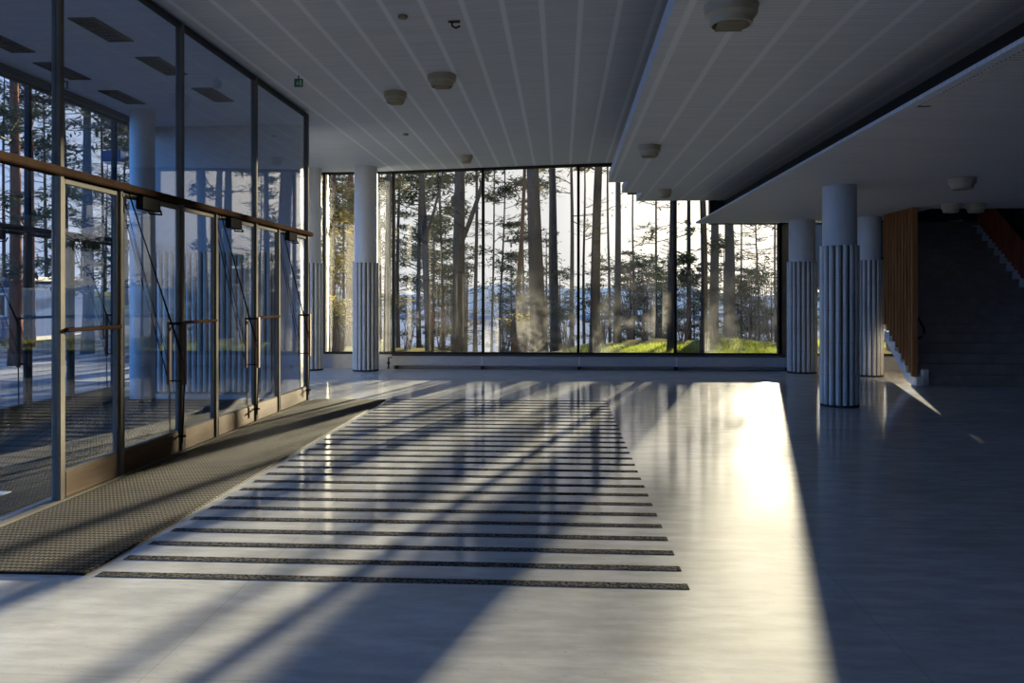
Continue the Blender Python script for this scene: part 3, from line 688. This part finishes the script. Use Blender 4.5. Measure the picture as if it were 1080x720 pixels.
# outside the entrance, on the left
T2 = [
 (17,18.5,15,'red','thick trunk at the left edge, seen through the outer glass'),(36,26,5,'red','thin brown trunk right of the thick one at the left edge'),(92,22,13,'pine','thick bluish trunk seen through the outer door glass'),
 (72,30,5,'pine','thin trunk just right of the nearest steel post'),(108,28,4,'pine','thin trunk at the far outer door'),(-30,16,16,'pine','thick trunk outside beyond the left edge of the photo'),
 (50,38,5,'bare','thin bare tree behind the blue building on the left'),(4,34,5,'pine','slim pine behind the thick trunk at the left edge'),(124,36,6,'red','slim reddish pine beside the street lamp'),
 (150,33,7,'pine','pine seen just right of the smooth vestibule column'),(170,26,7,'red','reddish pine seen through the wide glass door'),(205,24,6,'pine','pine trunk seen over the middle glass doors'),
 (236,28,9,'pine','dark pine trunk behind the middle wide glass door'),(262,23,6,'pine','slim pine trunk behind the third steel post'),(282,30,8,'pale','pale trunk behind the farthest narrow glass leaf'),
 (304,21,11,'pine','dark thick trunk seen through the farthest upper glass'),(316,27,6,'pine','slim trunk beside the end post of the glass wall'),(331,24,6,'red','reddish trunk behind the leftmost fluted column'),(346,33,4,'red','thin red trunk by the pale window jamb'),(378,36,6,'pine','pine behind the second fluted column')]
for i, (u, Y, px, kind, lab) in enumerate(T2):
    x = x_at(u, Y); d = px/F*(-x*sin(TH)+Y*cos(TH)); base = gz(x, Y)
    tree(x, Y, d, 13, kind, 300+i, (1.5-base, 8.5-base), (.75 if kind != 'bare' else 1.0), (random.uniform(-.02,.02),0), label=lab, clear=False, crown=.62, golden=(i in (18,)))
# background woods down the slope and along the entrance side
protos = []
for i in range(6):
    p = tree(-9-6*i, 56+4*i, .22+.03*i, 12.5+i*.5, ['pine','bare','pine','red','bare','pine'][i], 500+i, (1.5,9), [.9,1.1,.7,.6,1.2,.8][i], (random.uniform(-.02,.02),0),
             label='slender distant tree in the woods on the slope towards the lake', group='distant trees on the slope', clear=False, crown=.45)
    protos.append(p)
rb2 = random.Random(21); cnt = 0
while cnt < 58:
    y = rb2.uniform(42,80); x = rb2.uniform(-.62,.40)*y; s = x-y*TAZ
    c = copy_tree(protos[rb2.randrange(6)]); c.location = (x,y,gz(x,y)-.05); c.rotation_euler = (0,0,rb2.uniform(0,6.28)); sc1 = rb2.uniform(.75,1.1)
    if -12 < s < 4.5: sc1 = min(sc1, (-.2+TEL*(y-2-W)-gz(x,y))/14.0)
    c.scale = (sc1,sc1,sc1); cnt += 1
cnt = 0
while cnt < 12:
    y = rb2.uniform(14,48); x = -rb2.uniform(13,60)
    if y > 40 and x > -18: continue
    if abs(x+26) < 9 and abs(y-31) < 6: continue
    c = copy_tree(protos[rb2.randrange(6)]); c.location = (x,y,gz(x,y)-.05); c.rotation_euler = (0,0,rb2.uniform(0,6.28)); cnt += 1
    c['label'] = 'distant tree in the woods beyond the entrance road'; c['group'] = 'distant trees by the road'
# undergrowth shrubs
def shrub(x, y, h, seed, lab, leafy, gold=False):
    r = random.Random(seed); z0 = gz(x,y)-.03; root = empty('shrub', (x,y,z0)); tag(root, lab, 'shrub'); tw = MB(); fo = MB()
    for i in range(16):
        a = r.uniform(0,2*pi); ln = r.uniform(.15,.5); p = (r.uniform(-.1,.1),r.uniform(-.1,.1),0)
        q = [p,(p[0]+cos(a)*ln*h*.3,p[1]+sin(a)*ln*h*.3,h*.4),(p[0]+cos(a)*ln*h*.7,p[1]+sin(a)*ln*h*.7,h*r.uniform(.7,1))]
        tw.tube(q,[.014,.009,.004],4,False)
        for s in range(7):
            t = r.uniform(.3,1); b = [q[1][j]+(q[2][j]-q[1][j])*t for j in range(3)]; a2 = r.uniform(0,2*pi); l = h*r.uniform(.1,.25)
            e = (b[0]+cos(a2)*l,b[1]+sin(a2)*l,b[2]+l*r.uniform(0,.8)); tw.tube([tuple(b),e],[.006,.003],3,False)
            if leafy and not (blocks(x+e[0],y+e[1],z0+e[2]) and r.random() < .8):
                for _ in range(leafy):
                    X, Y, Z = e[0]+r.gauss(0,.1), e[1]+r.gauss(0,.1), e[2]+r.gauss(0,.08); l3 = r.uniform(.025,.06); a3 = r.uniform(0,6.3)
                    fo.add([(X,Y,Z),(X+cos(a3)*l3,Y+sin(a3)*l3,Z+l3*.4),(X+cos(a3)*l3*2,Y+sin(a3)*l3*2,Z),(X+cos(a3)*l3+l3*.3,Y+sin(a3)*l3,Z-l3*.4)],[(0,1,2,3)])
    tw.build('stems', M['twig'], root)
    if fo.v: fo.build('leaves', M['needle2'] if gold else M['needle'], root)['kind'] = 'stuff'
SH = [(349,22,3.6,14,True,'golden shrub below the left windows'),(360,25,3.8,14,True,'tall golden shrub behind the pale jamb bay'),(358,19.5,1.6,10,True,'low golden shrub close to the left windows'),(430,24,1.5,0,False,'bare shrub beside the mullion right of the second column'),
 (466,25,2.2,0,False,'bare shrub left of the thickest dark trunk'),(531,22.5,2.2,14,False,'green leafy shrub low in the hazy bay'),(550,23,1.3,8,True,'brown leafy shrub at the foot of the crooked pine'),(598,25,2.0,6,False,'shrub left of the centre mullion'),
 (635,24,1.8,8,False,'shrub right of the dark trunk close to the glass'),(664,26,3.0,4,False,'twiggy shrub under the middle panel'),(680,25,2.6,2,False,'thin twiggy shrub left of the right mullion'),(697,29,3.2,6,False,'shrub in front of the bushy pine'),
 (720,24,2.2,3,False,'shrub just right of the right mullion'),(789,36,4.5,2,False,'bare shrub right of the wide grey trunk'),(797,33,4.0,0,False,'bare shrub in the middle of the sunny bay'),(812,31,4.0,3,False,'twiggy shrub towards the right edge of the sunny bay')]
for i, (u, Y, h, lf, gold, lab) in enumerate(SH):
    shrub(x_at(u,Y), Y, h, 700+i, lab, lf, gold)

# blue building, street lamp and road beyond the entrance
b = tag(empty('blue_building', (-26.0,31,-.12)), 'low blue clad building beyond the road on the left', 'building')
MB().box(-6,6.0,-2,2,.15,2.25).build('wall', M['blue'], b)
MB().cbox(-6.2,6.2,-2.2,2.2,2.25,2.42,.03).build('roof', M['roof'], b)
MB().box(-6,6.0,-1.95,1.95,0,.15).build('plinth', M['asphalt'], b)
for k in range(6):
    f = MB().cbox(-5.4+k*1.95,-4.4+k*1.95,-2.05,-1.98,.9,1.8,.01).build('window', M['white'], b)
    MB().box(-5.33+k*1.95,-4.47+k*1.95,-2.06,-2.04,.97,1.73).build('pane', M['blackmetal'], f)
for z in (.5,.75,1.95): MB().box(-6.01,6.01,-2.02,-1.99,z,z+.03).build('cladding_joint', M['roof'], b)
lx = x_at(121,25)
sl = tag(empty('street_lamp', (lx,25,-.12)), 'street lamp with a box shaped head outside beyond the entrance', 'lamp')
MB().tube([(0,0,0),(0,0,5.9)],[.06,.04],10).build('pole', M['dark'], sl)
MB().cbox(-.32,.28,-.18,.18,5.95,6.30,.03).build('lamp_head', M['blue'], sl)
MB().box(-.28,.24,-.14,.14,5.90,5.95).build('lens', M['white'], sl)
rd = MB().add([(-60,15.5,-.105),(-7.5,15.0,-.105),(-7.5,19.5,-.105),(-60,20.5,-.105),(-60,15.5,-.3),(-7.5,15.0,-.3),(-7.5,19.5,-.3),(-60,20.5,-.3)],[(0,1,2,3),(4,7,6,5),(0,4,5,1),(1,5,6,2),(2,6,7,3),(3,7,4,0)])
struct(rd.build('road', M['asphalt']), 'dark asphalt drive outside the entrance')

# ---------------------------------------------------------------- sky, sun, camera
wd = bpy.data.worlds.new('World'); sc.world = wd; wd.use_nodes = True; t = wd.node_tree; t.nodes.clear()
def N(k, **kw):
    o = t.nodes.new(k)
    for a, b2 in kw.items(): setattr(o, a, b2)
    return o
tc = N('ShaderNodeTexCoord'); vm = N('ShaderNodeVectorMath', operation='DOT_PRODUCT')
t.links.new(tc.outputs['Generated'], vm.inputs[0]); vm.inputs[1].default_value = (sin(AZ)*cos(EL), cos(AZ)*cos(EL), sin(EL))
def mr(src, a, b2, c, d2, interp='SMOOTHSTEP'):
    o = N('ShaderNodeMapRange', interpolation_type=interp); t.links.new(src, o.inputs[0])
    for i, v in enumerate((a,b2,c,d2)): o.inputs[i+1].default_value = v
    return o.outputs[0]
def mixc(f, a, b2):
    o = N('ShaderNodeMix', data_type='RGBA'); t.links.new(f, o.inputs[0])
    for i, v in ((6,a),(7,b2)):
        if isinstance(v, tuple): o.inputs[i].default_value = v+(1,)
        else: t.links.new(v, o.inputs[i])
    return o.outputs[2]
sx = N('ShaderNodeSeparateXYZ'); t.links.new(tc.outputs['Generated'], sx.inputs[0])
HOR, ZEN = (.50,.66,1.0), (.34,.66,1.4)
skyc = mixc(mr(sx.outputs[2], .12, .75, 0, 1), HOR, ZEN)
vl = N('ShaderNodeVectorMath', operation='DOT_PRODUCT'); t.links.new(tc.outputs['Generated'], vl.inputs[0]); vl.inputs[1].default_value = (-.94,-.12,.32)
skyc = mixc(mr(vl.outputs['Value'], .4, .92, 0, 1), skyc, (.45,1.6,4.4))
skyc = mixc(mr(vm.outputs['Value'], .55, .985, 0, .9), skyc, (1.0,.95,.88))
skyc = mixc(mr(vm.outputs['Value'], .965, 1.0, 0, 1), skyc, (1.9,1.7,1.42))
nz = N('ShaderNodeTexNoise'); mp = N('ShaderNodeMapping'); mp.inputs['Scale'].default_value = (1,1,4); t.links.new(tc.outputs['Generated'], mp.inputs[0]); t.links.new(mp.outputs[0], nz.inputs['Vector']); nz.inputs['Scale'].default_value = 3
cl = mixc(mr(nz.outputs[0], .5, .72, 0, .35), skyc, (.95,.95,.97))
bg = N('ShaderNodeBackground'); bg.inputs['Strength'].default_value = .92; t.links.new(cl, bg.inputs[0])
ow = N('ShaderNodeOutputWorld'); t.links.new(bg.outputs[0], ow.inputs[0])
sl = bpy.data.lights.new('sun', 'SUN'); sl.energy = 47; sl.angle = radians(.6); sl.color = (1.0,.87,.60)
so = bpy.data.objects.new('sun', sl); col.objects.link(so); so.location = (10,40,8)
from mathutils import Vector
so.rotation_euler = Vector((sin(AZ)*cos(EL), cos(AZ)*cos(EL), sin(EL))).to_track_quat('Z','Y').to_euler()
cam = bpy.data.cameras.new('camera'); co = bpy.data.objects.new('camera', cam); col.objects.link(co)
co.location = (0,0,1.5); co.rotation_euler = (radians(90),0,TH)
cam.sensor_width = 36; cam.lens = 36*F/1080; cam.shift_y = -46/1080; cam.clip_end = 2000; cam.clip_start = .05
sc.camera = co
vs_ = sc.view_settings; vs_.view_transform = 'Standard'; vs_.look = 'None'; vs_.gamma = 1; vs_.use_curve_mapping = False; vs_.exposure = 0.1
cy = sc.cycles; cy.use_denoising = True; cy.max_bounces = 10; cy.diffuse_bounces = 5; cy.glossy_bounces = 4; cy.transparent_max_bounces = 32; cy.transmission_bounces = 6
cy.sample_clamp_indirect = 6
